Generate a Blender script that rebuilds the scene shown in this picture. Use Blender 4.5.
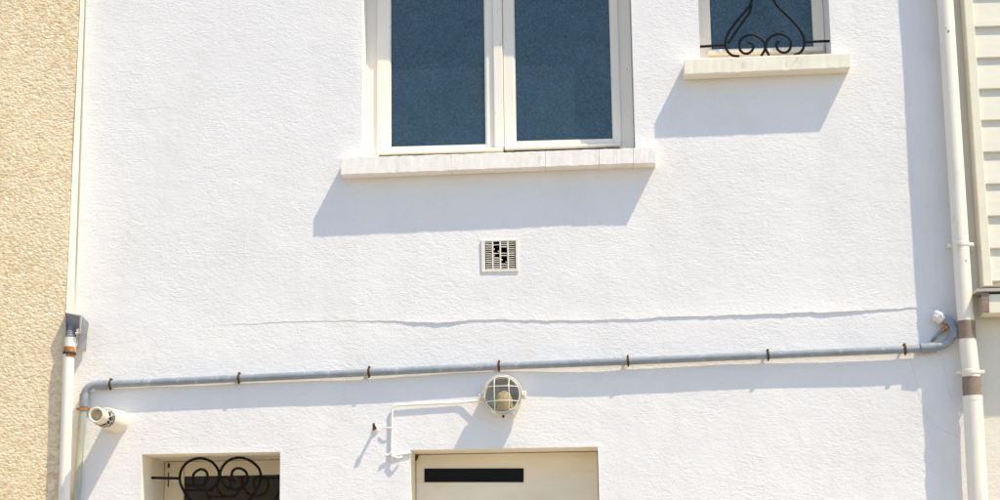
import bpy, bmesh, math, random
import numpy as np
from mathutils import Vector, Matrix

random.seed(7)
RNG = np.random.default_rng(11)
for o in list(bpy.data.objects):
    bpy.data.objects.remove(o)
SC = bpy.context.scene
COL = SC.collection

# ---------------------------------------------------------------- camera
# pixel space of the photograph: 1000 x 500
CX, CY = 500.0, 250.0
VPV = (375.0, -8600.0)           # vanishing point of the verticals
VPN = (600.0, 600.0)             # vanishing point of the wall normal
F = math.sqrt(-((VPV[0]-CX)*(VPN[0]-CX) + (VPV[1]-CY)*(VPN[1]-CY)))
DIST = 8.6                       # camera to facade, metres
EYE = 1.62
zc = Vector((VPV[0]-CX, -(VPV[1]-CY), -F)).normalized()
yc = Vector((VPN[0]-CX, -(VPN[1]-CY), -F)).normalized()
xc = yc.cross(zc).normalized()
W2C = Matrix((xc, yc, zc)).transposed()       # world -> camera
C2W = W2C.transposed()
CAM = Vector((0.0, -DIST, EYE))

cam_data = bpy.data.cameras.new('camera')
cam_data.sensor_width = 36.0
cam_data.lens = F / 1000.0 * 36.0
cam_data.clip_start = 0.05
cam_data.clip_end = 3000.0
cam = bpy.data.objects.new('camera', cam_data)
COL.objects.link(cam)
m4 = C2W.to_4x4(); m4.translation = CAM
cam.matrix_world = m4
SC.camera = cam

def P(px, py, d=0.0):
    """photo pixel -> point on the plane standing d metres in front of the white facade"""
    r = C2W @ Vector((px-CX, -(py-CY), -F))
    t = (-d - CAM.y) / r.y
    return CAM + r*t
def PX(px, py, d=0.0): return P(px, py, d).x
def PZ(px, py, d=0.0): return P(px, py, d).z
PXM = 1.0 / (P(501, 300).x - P(500, 300).x)     # pixels per metre on the facade

# ---------------------------------------------------------------- light
SUN = Vector((1.65, -1.0, 3.2)).normalized()    # towards the sun
elev = math.asin(SUN.z); azim = math.atan2(SUN.x, SUN.y)
world = bpy.data.worlds.new('World'); SC.world = world
world.use_nodes = True
nt = world.node_tree
bg = nt.nodes['Background']
sky = nt.nodes.new('ShaderNodeTexSky'); sky.sky_type = 'NISHITA'
sky.sun_disc = False
sky.sun_elevation = elev; sky.sun_rotation = azim
sky.air_density = 1.0; sky.dust_density = 0.6; sky.ozone_density = 1.2
nt.links.new(sky.outputs[0], bg.inputs[0])
bg.inputs[1].default_value = 0.125
sd = bpy.data.lights.new('sun', 'SUN'); sd.energy = 3.0; sd.angle = math.radians(0.53)
sd.color = (1.0, 0.875, 0.66)
so = bpy.data.objects.new('sun', sd); COL.objects.link(so)
so.location = (6, -6, 14)
so.rotation_euler = (-SUN).to_track_quat('-Z', 'Y').to_euler()
SC.view_settings.view_transform = 'Standard'
SC.view_settings.look = 'None'
SC.view_settings.gamma = 1.0
SC.view_settings.use_curve_mapping = False
SC.view_settings.exposure = 0.84

# ---------------------------------------------------------------- materials
def _mat(name):
    m = bpy.data.materials.new(name); m.use_nodes = True
    n = m.node_tree.nodes; b = n['Principled BSDF']
    return m, m.node_tree, n, b
def noise_node(t, scale, detail=3, rough=0.55, stretch=None, dist=0.0):
    g = t.nodes.new('ShaderNodeNewGeometry')
    src = g.outputs['Position']
    if stretch:
        mp = t.nodes.new('ShaderNodeMapping'); mp.inputs['Scale'].default_value = stretch
        t.links.new(src, mp.inputs['Vector']); src = mp.outputs[0]
    n = t.nodes.new('ShaderNodeTexNoise')
    n.inputs['Scale'].default_value = scale; n.inputs['Detail'].default_value = detail
    n.inputs['Roughness'].default_value = rough; n.inputs['Distortion'].default_value = dist
    t.links.new(src, n.inputs['Vector'])
    return n
def ramp(t, src, stops):
    r = t.nodes.new('ShaderNodeValToRGB'); e = r.color_ramp.elements
    while len(e) < len(stops): e.new(0.5)
    for el, (p, c) in zip(e, stops):
        el.position = p; el.color = (*c, 1) if len(c) == 3 else c
    t.links.new(src, r.inputs[0]); return r
def mixc(t, fac, a, b, mode='MIX'):
    m = t.nodes.new('ShaderNodeMix'); m.data_type = 'RGBA'; m.blend_type = mode
    for v, s in ((fac, 0), (a, 6), (b, 7)):
        if hasattr(v, 'is_output') or hasattr(v, 'links'): t.links.new(v, m.inputs[s])
        else: m.inputs[s].default_value = v if s == 0 else (*v, 1)
    return m.outputs[2]
def bump(t, b, layers):
    prev = None
    for src, dist in layers:
        bp = t.nodes.new('ShaderNodeBump'); bp.inputs['Strength'].default_value = 1.0
        bp.inputs['Distance'].default_value = dist
        t.links.new(src, bp.inputs['Height'])
        if prev: t.links.new(prev, bp.inputs['Normal'])
        prev = bp.outputs[0]
    t.links.new(prev, b.inputs['Normal'])

def plain(name, col, rough=0.5, metal=0.0, var=0.08, vscale=14, bumpd=0.0003, bscale=90, spec=0.4, dirt=None, dirt_scale=9, dirt_at=(0.58, 0.72), stretch=None):
    m, t, n, b = _mat(name)
    nz = noise_node(t, vscale, 4, 0.6, stretch)
    lo = tuple(c*(1-var) for c in col); hi = tuple(min(1, c*(1+var)) for c in col)
    c = ramp(t, nz.outputs[0], [(0.3, lo), (0.7, hi)]).outputs[0]
    if dirt:
        dn = noise_node(t, dirt_scale, 6, 0.68, stretch)
        f = ramp(t, dn.outputs[0], [(dirt_at[0], (0, 0, 0)), (dirt_at[1], (1, 1, 1))])
        c = mixc(t, f.outputs[0], c, dirt)
    t.links.new(c, b.inputs['Base Color'])
    b.inputs['Roughness'].default_value = rough; b.inputs['Metallic'].default_value = metal
    b.inputs['Specular IOR Level'].default_value = spec
    if bumpd: bump(t, b, [(noise_node(t, bscale, 3).outputs[0], bumpd)])
    return m

def render_mat(name, col, col2, fine=1.0, grain=1.0, stain=(0.68, 0.65, 0.60)):
    m, t, n, b = _mat(name)
    big = noise_node(t, 1.3, 4, 0.6)
    c = ramp(t, big.outputs[0], [(0.3, col), (0.7, col2)]).outputs[0]
    st = noise_node(t, 2.2, 7, 0.72, (1.6, 1, 0.7))
    f = ramp(t, st.outputs[0], [(0.50, (0, 0, 0)), (0.74, (0.42, 0.42, 0.42))])
    c = mixc(t, f.outputs[0], c, stain)
    sp = noise_node(t, 70, 2, 0.5)
    f2 = ramp(t, sp.outputs[0], [(0.70, (0, 0, 0)), (0.78, (0.30, 0.30, 0.30))])
    c = mixc(t, f2.outputs[0], c, tuple(x*0.82 for x in col))
    t.links.new(c, b.inputs['Base Color'])
    b.inputs['Roughness'].default_value = 0.85
    b.inputs['Specular IOR Level'].default_value = 0.2
    # trowelled, grainy render: streaks lying a little off the horizontal + grains
    n1 = noise_node(t, 60, 3, 0.6, (0.65, 1, 1.25), 0.6)
    n2 = noise_node(t, 140, 2, 0.6)
    n3 = noise_node(t, 9, 3, 0.6)
    pt = noise_node(t, 3.1, 4, 0.6)
    pr = ramp(t, pt.outputs[0], [(0.32, (0.45, 0.45, 0.45)), (0.68, (1.5, 1.5, 1.5))])
    def times(src):
        mm = t.nodes.new('ShaderNodeMath'); mm.operation = 'MULTIPLY'
        t.links.new(src, mm.inputs[0]); t.links.new(pr.outputs[0], mm.inputs[1]); return mm.outputs[0]
    bump(t, b, [(n3.outputs[0], 0.0022*grain), (times(n1.outputs[0]), 0.0021*fine), (n2.outputs[0], 0.0012*fine)])
    return m

M = {}
M['white_render'] = render_mat('white_render', (0.79, 0.77, 0.76), (0.845, 0.825, 0.81))
M['cream_render'] = render_mat('cream_render', (0.74, 0.70, 0.60), (0.78, 0.74, 0.64))
def roughcast():
    m, t, n, b = _mat('tan_render')
    g = t.nodes.new('ShaderNodeNewGeometry')
    mp = t.nodes.new('ShaderNodeMapping'); mp.inputs['Rotation'].default_value = (0, 0.5, 0); mp.inputs['Scale'].default_value = (0.75, 1, 1.3)
    wv = noise_node(t, 40, 2, 0.5)
    ad = t.nodes.new('ShaderNodeVectorMath'); ad.operation = 'MULTIPLY_ADD'
    ad.inputs[1].default_value = (0.022, 0.022, 0.022)
    t.links.new(wv.outputs['Color'], ad.inputs[0]); t.links.new(g.outputs['Position'], ad.inputs[2])
    t.links.new(ad.outputs[0], mp.inputs['Vector'])
    v = t.nodes.new('ShaderNodeTexVoronoi'); v.inputs['Scale'].default_value = 68
    t.links.new(mp.outputs[0], v.inputs['Vector'])
    sep = t.nodes.new('ShaderNodeSeparateColor'); t.links.new(v.outputs['Color'], sep.inputs[0])
    c = ramp(t, sep.outputs[0], [(0.0, (0.64, 0.475, 0.28)), (0.45, (0.80, 0.635, 0.40)), (1.0, (0.89, 0.755, 0.54))]).outputs[0]
    big = noise_node(t, 2.5, 5, 0.65)
    f = ramp(t, big.outputs[0], [(0.35, (0, 0, 0)), (0.75, (0.6, 0.6, 0.6))])
    c = mixc(t, f.outputs[0], c, (0.84, 0.695, 0.49))
    t.links.new(c, b.inputs['Base Color'])
    b.inputs['Roughness'].default_value = 0.9; b.inputs['Specular IOR Level'].default_value = 0.15
    inv = t.nodes.new('ShaderNodeMath'); inv.operation = 'SUBTRACT'; inv.inputs[0].default_value = 1.0
    t.links.new(v.outputs['Distance'], inv.inputs[1])
    bump(t, b, [(inv.outputs[0], 0.0030), (noise_node(t, 150, 3, 0.65).outputs[0], 0.0022)])
    return m
M['tan_render'] = roughcast()
M['tan_sunlit_edge'] = plain('tan_sunlit_edge', (0.84, 0.76, 0.62), 0.85, var=0.05, vscale=8, bumpd=0.001, bscale=60, spec=0.2)  # paler than the wall: sun on the return face put into the colour
M['sill_stone'] = plain('sill_stone', (0.87, 0.83, 0.765), 0.8, var=0.06, vscale=20, bumpd=0.001, bscale=70, spec=0.25,
                        dirt=(0.60, 0.50, 0.37), dirt_scale=10, dirt_at=(0.58, 0.80), stretch=(1.3, 1, 0.8))
M['sill_cream'] = plain('sill_cream', (0.85, 0.79, 0.66), 0.75, var=0.05, vscale=9, bumpd=0.0008, bscale=50, spec=0.25,
                        dirt=(0.58, 0.47, 0.31), dirt_scale=14, dirt_at=(0.60, 0.80))
M['frame_paint'] = plain('frame_paint', (0.86, 0.795, 0.695), 0.5, var=0.04, vscale=10, bumpd=0.0004, bscale=40,
                         dirt=(0.50, 0.40, 0.29), dirt_scale=30, dirt_at=(0.64, 0.72), stretch=(1, 1, 0.35))
M['frame_cream'] = plain('frame_cream', (0.85, 0.74, 0.55), 0.6, var=0.06, vscale=8, bumpd=0.0005, bscale=40,
                         dirt=(0.45, 0.30, 0.14), dirt_scale=18, dirt_at=(0.66, 0.80), stretch=(1, 1, 0.3))
M['door_paint'] = plain('door_paint', (0.86, 0.78, 0.64), 0.5, var=0.05, vscale=5, bumpd=0.0004, bscale=30,
                        dirt=(0.72, 0.58, 0.36), dirt_scale=4, dirt_at=(0.52, 0.85), stretch=(0.6, 1, 2.2))
M['reveal_paint'] = plain('reveal_paint', (0.88, 0.81, 0.68), 0.8, var=0.05, vscale=9, bumpd=0.001, bscale=50, spec=0.2,
                          dirt=(0.66, 0.52, 0.32), dirt_scale=7, dirt_at=(0.62, 0.85))
M['iron'] = plain('iron', (0.006, 0.006, 0.007), 0.5, var=0.3, vscale=40, bumpd=0.0004, bscale=120, spec=0.16)
M['white_pvc'] = plain('white_pvc', (0.86, 0.785, 0.665), 0.38, var=0.03, vscale=6, bumpd=0.0002, bscale=20, spec=0.45,
                       dirt=(0.58, 0.49, 0.36), dirt_scale=14, dirt_at=(0.60, 0.80), stretch=(1, 1, 0.3))
M['grey_pvc'] = plain('grey_pvc', (0.255, 0.285, 0.32), 0.45, var=0.16, vscale=11, bumpd=0.0002, bscale=30, spec=0.4,
                      dirt=(0.50, 0.50, 0.48), dirt_scale=22, dirt_at=(0.57, 0.72))
M['old_pvc'] = plain('old_pvc', (0.46, 0.455, 0.35), 0.45, var=0.12, vscale=7, bumpd=0.0003, bscale=30, spec=0.4,
                     dirt=(0.30, 0.35, 0.36), dirt_scale=8, dirt_at=(0.44, 0.58), stretch=(2, 2, 0.5))
M['rust'] = plain('rust', (0.10, 0.045, 0.020), 0.85, var=0.4, vscale=60, bumpd=0.001, bscale=120, spec=0.2)
M['orange_rust'] = plain('orange_rust', (0.42, 0.17, 0.055), 0.8, var=0.35, vscale=45, bumpd=0.0008, bscale=120, spec=0.2,
                         dirt=(0.66, 0.52, 0.38), dirt_scale=40, dirt_at=(0.55, 0.62))
M['brown_tape'] = plain('brown_tape', (0.27, 0.20, 0.15), 0.6, var=0.18, vscale=26, bumpd=0.0008, bscale=60, spec=0.3, dirt=(0.40, 0.33, 0.26), dirt_scale=28, dirt_at=(0.55, 0.68))
M['lead'] = plain('lead', (0.27, 0.275, 0.30), 0.6, metal=0.25, var=0.12, vscale=16, bumpd=0.0015, bscale=25, spec=0.4)
M['lead_pale'] = plain('lead_pale', (0.50, 0.47, 0.41), 0.7, var=0.12, vscale=20, bumpd=0.001, bscale=40, spec=0.3)
M['mortar'] = plain('mortar', (0.80, 0.78, 0.74), 0.9, var=0.05, vscale=40, bumpd=0.003, bscale=60, spec=0.2)
M['siding'] = plain('siding', (0.75, 0.71, 0.59), 0.55, var=0.04, vscale=14, bumpd=0.0012, bscale=26, spec=0.3, stretch=(0.12, 1, 2.2))
M['siding_trim'] = plain('siding_trim', (0.82, 0.76, 0.60), 0.5, var=0.04, vscale=10, bumpd=0.0005, bscale=26, spec=0.3)
M['dark_gap'] = plain('dark_gap', (0.05, 0.04, 0.035), 0.9, var=0.2)
M['flashing'] = plain('flashing', (0.50, 0.47, 0.42), 0.5, metal=0.3, var=0.1, bumpd=0.0003)
M['flue'] = plain('flue', (0.78, 0.71, 0.57), 0.7, var=0.06, vscale=14, bumpd=0.0006, bscale=70, spec=0.25,
                  dirt=(0.50, 0.38, 0.22), dirt_scale=20, dirt_at=(0.64, 0.80))
M['flue_lit_inside'] = plain('flue_lit_inside', (0.56, 0.44, 0.29), 0.9, var=0.3, vscale=20)  # beige tone imitating the lit inside of the flue
M['black_plate'] = plain('black_plate', (0.005, 0.0055, 0.006), 0.4, var=0.2, bumpd=0, spec=0.12)
M['lamp_paint'] = plain('lamp_paint', (0.76, 0.71, 0.61), 0.45, var=0.05, vscale=18, bumpd=0.0004, bscale=60,
                        dirt=(0.42, 0.31, 0.19), dirt_scale=34, dirt_at=(0.57, 0.74))
M['lamp_inside'] = plain('lamp_inside', (0.58, 0.58, 0.55), 0.5, var=0.25, vscale=30)
M['bulb'] = plain('bulb', (0.72, 0.60, 0.36), 0.35, var=0.05, bumpd=0)
M['cable'] = plain('cable', (0.80, 0.78, 0.73), 0.6, var=0.04, bumpd=0.0003, spec=0.3)
M['vent_frame'] = plain('vent_frame', (0.80, 0.76, 0.68), 0.55, var=0.05, bumpd=0.0004,
                        dirt=(0.60, 0.50, 0.36), dirt_scale=30, dirt_at=(0.60, 0.75))
M['vent_slat'] = plain('vent_slat', (0.66, 0.59, 0.46), 0.65, var=0.15, vscale=40, bumpd=0.0004)
M['crack_grey'] = plain('crack_grey', (0.50, 0.49, 0.48), 0.95, var=0.2, bumpd=0, spec=0.1)  # plain grey of the hairline cracks
M['void'] = plain('void', (0.006, 0.006, 0.006), 0.9, var=0.1, bumpd=0, spec=0.05)
M['curtain'] = plain('curtain', (0.05, 0.04, 0.03), 0.9, var=0.2)
M['asphalt'] = plain('asphalt', (0.23, 0.205, 0.175), 0.9, var=0.2, vscale=3, bumpd=0.004, bscale=120, spec=0.2)
M['paving'] = plain('paving', (0.52, 0.45, 0.34), 0.9, var=0.12, vscale=2, bumpd=0.003, bscale=90, spec=0.2)
M['kerbstone'] = plain('kerbstone', (0.40, 0.385, 0.36), 0.85, var=0.12, vscale=6, bumpd=0.002, bscale=70)
M['earth'] = plain('earth', (0.26, 0.23, 0.18), 0.95, var=0.2, vscale=0.4, bumpd=0)
M['roof_slate'] = plain('roof_slate', (0.12, 0.12, 0.13), 0.7, var=0.15, vscale=5)

def glass_obscured():
    m, t, n, b = _mat('obscured_glass')
    v = noise_node(t, 130, 3, 0.6)
    big = noise_node(t, 3.2, 4, 0.6)
    sp = noise_node(t, 210, 2, 0.5)
    c1 = ramp(t, big.outputs[0], [(0.3, (0.008, 0.022, 0.040)), (0.7, (0.012, 0.030, 0.050))]).outputs[0]
    f = ramp(t, sp.outputs[0], [(0.35, (0, 0, 0)), (0.75, (0.55, 0.55, 0.55))])
    c = mixc(t, f.outputs[0], c1, (0.018, 0.036, 0.055))
    t.links.new(c, b.inputs['Base Color'])
    b.inputs['Roughness'].default_value = 0.22
    b.inputs['IOR'].default_value = 1.85
    b.inputs['Specular Tint'].default_value = (0.76, 0.98, 1.0, 1)
    s2 = noise_node(t, 95, 3, 0.65)
    sr = ramp(t, s2.outputs[0], [(0.30, (0.30, 0.30, 0.30)), (0.72, (0.64, 0.64, 0.64))])
    s3 = noise_node(t, 9, 5, 0.65)
    sr3 = ramp(t, s3.outputs[0], [(0.30, (0.88, 0.88, 0.88)), (0.70, (1.12, 1.12, 1.12))])
    mm = t.nodes.new('ShaderNodeMath'); mm.operation = 'MULTIPLY'
    t.links.new(sr.outputs[0], mm.inputs[0]); t.links.new(sr3.outputs[0], mm.inputs[1])
    t.links.new(mm.outputs[0], b.inputs['Specular IOR Level'])
    bump(t, b, [(v.outputs[0], 0.0022)])
    return m
M['obscured_glass'] = glass_obscured()
def glass_dark():
    m, t, n, b = _mat('brown_glass')
    b.inputs['Base Color'].default_value = (0.040, 0.026, 0.013, 1)
    b.inputs['Roughness'].default_value = 0.04
    b.inputs['IOR'].default_value = 1.22
    return m
M['brown_glass'] = glass_dark()
def glass_clear():
    m, t, n, b = _mat('lamp_glass')
    b.inputs['Base Color'].default_value = (0.93, 0.92, 0.88, 1)
    b.inputs['Roughness'].default_value = 0.06
    b.inputs['IOR'].default_value = 1.25
    b.inputs['Transmission Weight'].default_value = 1.0
    return m
M['lamp_glass'] = glass_clear()
def band_mat():
    m, t, n, b = _mat('patterned_band')
    v = t.nodes.new('ShaderNodeTexVoronoi'); v.feature = 'DISTANCE_TO_EDGE'; v.inputs['Scale'].default_value = 40
    g = t.nodes.new('ShaderNodeNewGeometry'); t.links.new(g.outputs['Position'], v.inputs['Vector'])
    r = ramp(t, v.outputs['Distance'], [(0.05, (0.62, 0.58, 0.50)), (0.09, (0.012, 0.012, 0.014))])
    t.links.new(r.outputs[0], b.inputs['Base Color']); b.inputs['Roughness'].default_value = 0.6
    return m
M['patterned_band'] = band_mat()

# ---------------------------------------------------------------- mesh helpers
def link_mesh(name, verts, faces, mat, root=None, smooth=False, parent=None):
    """verts in world space; parent = part it belongs to; root = thing"""
    par = parent if parent is not None else root
    off = Vector((0, 0, 0))
    q = par
    while q is not None:
        off += q.location; q = q.parent
    me = bpy.data.meshes.new(name)
    me.from_pydata([tuple(Vector(v)-off) for v in verts], [], faces)
    me.materials.append(M[mat])
    if smooth: me.polygons.foreach_set('use_smooth', [True]*len(me.polygons))
    me.update()
    o = bpy.data.objects.new(name, me); COL.objects.link(o)
    if par is not None: o.parent = par
    return o
def link_bm(name, bm, mat, root=None, parent=None, smooth=False, angle=None):
    vs = [v.co.copy() for v in bm.verts]; bm.verts.index_update()
    fs = [[v.index for v in f.verts] for f in bm.faces]
    bm.free()
    o = link_mesh(name, vs, fs, mat, root, smooth, parent)
    return o
def tag(o, label, cat, group=None):
    o['label'] = label; o['category'] = cat
    if group: o['group'] = group
    return o
def thing(name, loc, label, cat, group=None):
    o = bpy.data.objects.new(name, None); COL.objects.link(o)
    o.empty_display_size = 0.1; o.location = loc
    return tag(o, label, cat, group)
def hexa(bm, c8, bevel=0.0, segs=2):
    """c8: 4 front corners (bl, br, tr, tl), 4 back corners in the same order"""
    vs = [bm.verts.new(c) for c in c8]
    fs = [(0,1,2,3), (5,4,7,6), (4,0,3,7), (1,5,6,2), (3,2,6,7), (4,5,1,0)]
    faces = [bm.faces.new([vs[i] for i in f]) for f in fs]
    if bevel > 0:
        es = list({e for f in faces for e in f.edges})
        bmesh.ops.bevel(bm, geom=es, offset=bevel, segments=segs, affect='EDGES', profile=0.5)
def boxw(bm, x0, x1, y0, y1, z0, z1, bevel=0.0):
    hexa(bm, [(x0,y0,z0),(x1,y0,z0),(x1,y0,z1),(x0,y0,z1),(x0,y1,z0),(x1,y1,z0),(x1,y1,z1),(x0,y1,z1)], bevel)
def slab_px(bm, quad, d0, d1, bevel=0.0):
    """quad: 4 photo pixels (bl, br, tr, tl) seen on the plane d0; extruded straight back to plane d1"""
    f = [P(px, py, d0) for px, py in quad]
    b = [Vector((v.x, -d1, v.z)) for v in f]
    hexa(bm, f+b, bevel)
def weather(bm, step=0.02, amp=0.0009):
    """cut the long edges of a slab and knock its arrises about a little"""
    L = max((e.calc_length() for e in bm.edges), default=0)
    n = int(L/step)
    if n > 1:
        es = [e for e in bm.edges if abs(e.verts[0].co.x-e.verts[1].co.x) > 0.6*L]
        bmesh.ops.subdivide_edges(bm, edges=es, cuts=n, use_grid_fill=True)
    for v in bm.verts:
        chip = amp*3.2*max(0.0, random.random()-0.9)*10 if random.random() < 0.12 else 0
        v.co.z += random.uniform(-amp, amp); v.co.y += random.uniform(-amp, amp)+chip
def catmull(pts, n=8):
    pts = [Vector(p) for p in pts]
    out = []
    for i in range(len(pts)-1):
        p0 = pts[max(i-1, 0)]; p1 = pts[i]; p2 = pts[i+1]; p3 = pts[min(i+2, len(pts)-1)]
        for k in range(n):
            t = k/n
            out.append(0.5*((2*p1) + (p2-p0)*t + (2*p0-5*p1+4*p2-p3)*t*t + (3*p1-p0-3*p2+p3)*t**3))
    out.append(pts[-1]); return out
def tube(bm, pts, r, seg=12, cap=True, flat=None):
    pts = [Vector(p) for p in pts]; n = len(pts)
    rs = r if isinstance(r, (list, tuple)) else [r]*n
    tang = []
    for i in range(n):
        a = pts[max(i-1, 0)]; b = pts[min(i+1, n-1)]
        tang.append((b-a).normalized())
    ref = Vector((0, -1, 0)) if abs(tang[0].y) < 0.8 else Vector((1, 0, 0))
    u = (ref - tang[0]*ref.dot(tang[0])).normalized()
    rings = []
    for i in range(n):
        u = (u - tang[i]*u.dot(tang[i])).normalized(); w = tang[i].cross(u)
        ring = []
        for k in range(seg):
            a = 2*math.pi*k/seg
            ring.append(bm.verts.new(pts[i] + u*math.cos(a)*rs[i] + w*math.sin(a)*rs[i]))
        rings.append(ring)
    for i in range(n-1):
        for k in range(seg):
            k2 = (k+1) % seg
            bm.faces.new((rings[i][k], rings[i+1][k], rings[i+1][k2], rings[i][k2]))
    if cap:
        bm.faces.new(rings[0]); bm.faces.new(list(reversed(rings[-1])))
def tube_obj(name, pts, r, mat, root=None, parent=None, seg=12, cap=True):
    bm = bmesh.new(); tube(bm, pts, r, seg, cap)
    bmesh.ops.recalc_face_normals(bm, faces=bm.faces)
    o = link_bm(name, bm, mat, root, parent, smooth=True)
    try:
        o.data.set_sharp_from_angle(angle=math.radians(50))
    except Exception: pass
    return o
def fillet(pts, rad, n=6):
    """round the corners of a polyline"""
    pts = [Vector(p) for p in pts]; out = [pts[0]]
    for i in range(1, len(pts)-1):
        a, b, c = pts[i-1], pts[i], pts[i+1]
        r = min(rad, (b-a).length*0.49, (c-b).length*0.49)
        p = b + (a-b).normalized()*r; q = b + (c-b).normalized()*r
        for k in range(n+1):
            t = k/n
            out.append(p*(1-t)**2 + b*2*t*(1-t) + q*t*t)
    out.append(pts[-1]); return out
def straight(a, b, n=2):
    a = Vector(a); b = Vector(b); return [a.lerp(b, i/(n-1)) for i in range(n)]

# value noise on arrays
def vnoise(x, y, seed):
    xi = np.floor(x).astype(np.int64); yi = np.floor(y).astype(np.int64)
    fx = x-xi; fy = y-yi
    fx = fx*fx*(3-2*fx); fy = fy*fy*(3-2*fy)
    def h(a, b):
        n = (a*374761393 + b*668265263 + seed*982451653) & 0xffffffff
        n = ((n ^ (n >> 13))*1274126177) & 0xffffffff
        return ((n ^ (n >> 16)) & 0xffff)/65535.0
    return (h(xi, yi)*(1-fx)+h(xi+1, yi)*fx)*(1-fy) + (h(xi, yi+1)*(1-fx)+h(xi+1, yi+1)*fx)*fy - 0.5
def grid_lines(a, b, step, extra):
    """lines from a to b with about `step`, passing through every value in extra"""
    ks = sorted({a, b, *[e for e in extra if a < e < b]})
    out = []
    for p, q in zip(ks[:-1], ks[1:]):
        n = max(1, int(round((q-p)/step)))
        out += [p+(q-p)*i/n for i in range(n)]
    out.append(ks[-1]); return np.array(out)
def grid_mesh(name, xs, zs, yfun, holes, mat, root):
    X, Z = np.meshgrid(xs, zs); Y = yfun(X, Z)
    nx, nz = len(xs), len(zs)
    off = root.location
    co = np.stack([X-off.x, Y-off.y, Z-off.z], -1).reshape(-1, 3).astype(np.float32)
    i, j = np.meshgrid(np.arange(nx-1), np.arange(nz-1))
    cxm = (xs[i]+xs[i+1])/2; czm = (zs[j]+zs[j+1])/2
    keep = np.ones(i.shape, bool)
    for (a, b, c, d) in holes: keep &= ~((cxm > a) & (cxm < b) & (czm > c) & (czm < d))
    i = i[keep]; j = j[keep]; v = j*nx+i
    quads = np.stack([v, v+1, v+1+nx, v+nx], -1).astype(np.int32)
    me = bpy.data.meshes.new(name)
    me.vertices.add(len(co)); me.vertices.foreach_set('co', co.ravel())
    me.loops.add(quads.size); me.loops.foreach_set('vertex_index', quads.ravel())
    me.polygons.add(len(quads))
    me.polygons.foreach_set('loop_start', np.arange(0, quads.size, 4, dtype=np.int32))
    me.polygons.foreach_set('use_smooth', np.ones(len(quads), bool))
    me.materials.append(M[mat]); me.update(); me.validate()
    o = bpy.data.objects.new(name, me); COL.objects.link(o); o.parent = root
    return o

# ---------------------------------------------------------------- setting: street
def struct(name, bm, mat):
    o = link_bm(name, bm, mat); o['kind'] = 'structure'; return o
bm = bmesh.new(); boxw(bm, -900, 900, -900, 900, -0.5, -0.135); struct('ground', bm, 'earth')
bm = bmesh.new(); boxw(bm, -60, 60, -11.0, -2.22, -0.131, -0.127); struct('road', bm, 'asphalt')
bm = bmesh.new(); boxw(bm, -60, 60, -2.05, 0.0, -0.131, 0.0); struct('pavement', bm, 'paving')
bm = bmesh.new(); boxw(bm, -60, 60, -2.20, -2.054, -0.131, 0.004, 0.012); struct('kerb', bm, 'kerbstone')

# ---------------------------------------------------------------- key positions on the facade
XL = PX(73.5, 300); XR = PX(973, 400)          # edges of the white house
ZTOP = 5.9
# openings (x0, x1, z0, z1)
W1 = (PX(362, 75), PX(633.2, 70), PZ(500, 155), PZ(500, -52))          # double window
W2 = (PX(699.3, 30), PX(830.3, 30), PZ(765, 58), PZ(765, -75))         # small window
W3 = (PX(141.3, 475), PX(280, 475), PZ(210, 566), PZ(210, 453))        # lower window
DR = (PX(410.3, 470), PX(598.4, 470), 0.16, PZ(504, 448.4))            # doorway
VT = (PX(483.6, 256), PX(516.4, 256), PZ(500, 270.4), PZ(500, 240.8))
HOLES = [W1, W2, W3, DR, VT]

crack = [(205,325),(222,325.0),(250,324.3),(290,322),(325,321),(360,321),(395,321.5),(415,323),(440,323.6),(455,322.5),(470,320.8),(500,320.2),
         (540,321.4),(600,320.8),(640,319.8),(670,317),(720,316.4),(780,314.4),(830,312.6),(870,310.8),(908,308.6),(950,307)]
cp = [P(*c) for c in crack]
ckx = np.array([p.x for p in cp]); ckz = np.array([p.z for p in cp])
ckh = 1.7*np.array([0,.0003,.0006,.0008,.0007,.0008,.0015,.0034,.0036,.0030,.0020,.0018,.0020,.0020,.0022,.0026,.0028,.0034,.0036,.0030,.0016,.0005])

CKZ0, CKZ1 = float(ckz.min())-0.02, float(ckz.max())+0.02
def wall_y(X, Z):
    h = 0.006*vnoise(X*1.7+3, Z*1.9+8, 3) + 0.0018*vnoise(X*5.1, Z*6.3, 5) + 0.0005*vnoise(X*14, Z*19, 9) + 0.0004*vnoise(X*38+Z*9, Z*52, 12)
    zc_ = np.interp(X, ckx, ckz) + 0.006*vnoise(X*30, X*0+1.5, 21) + 0.003*vnoise(X*80, X*0+4.5, 22)
    amp = np.interp(X, ckx, ckh, left=0, right=0)*(0.75+0.9*(vnoise(X*18, X*0+2.5, 31)+0.5)*0.6)
    t = Z-zc_
    ridge = np.where(t >= 0, np.exp(-t/0.05), 0.0)*amp - np.where(t < 0, np.exp(t/0.02), 0.0)*amp*0.35
    fade = np.ones_like(X)
    for (a, b, c, d) in HOLES:
        dx = np.maximum(np.maximum(a-X, X-b), 0); dz = np.maximum(np.maximum(c-Z, Z-d), 0)
        fade = np.minimum(fade, np.clip(np.hypot(dx, dz)/0.03, 0, 1))
    e = np.clip(np.minimum(X-XL, XR-X)/0.02, 0, 1)
    w = 0.007+0.004*vnoise(Z*3, Z*0+3.5, 61)
    joint = 0.014*np.clip(1.35-np.abs(X-XL-0.004)/w, 0, 1)*np.clip((Z-PZ(80, 330))/0.4, 0, 1)
    return -(h*fade*e + ridge - joint)

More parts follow.
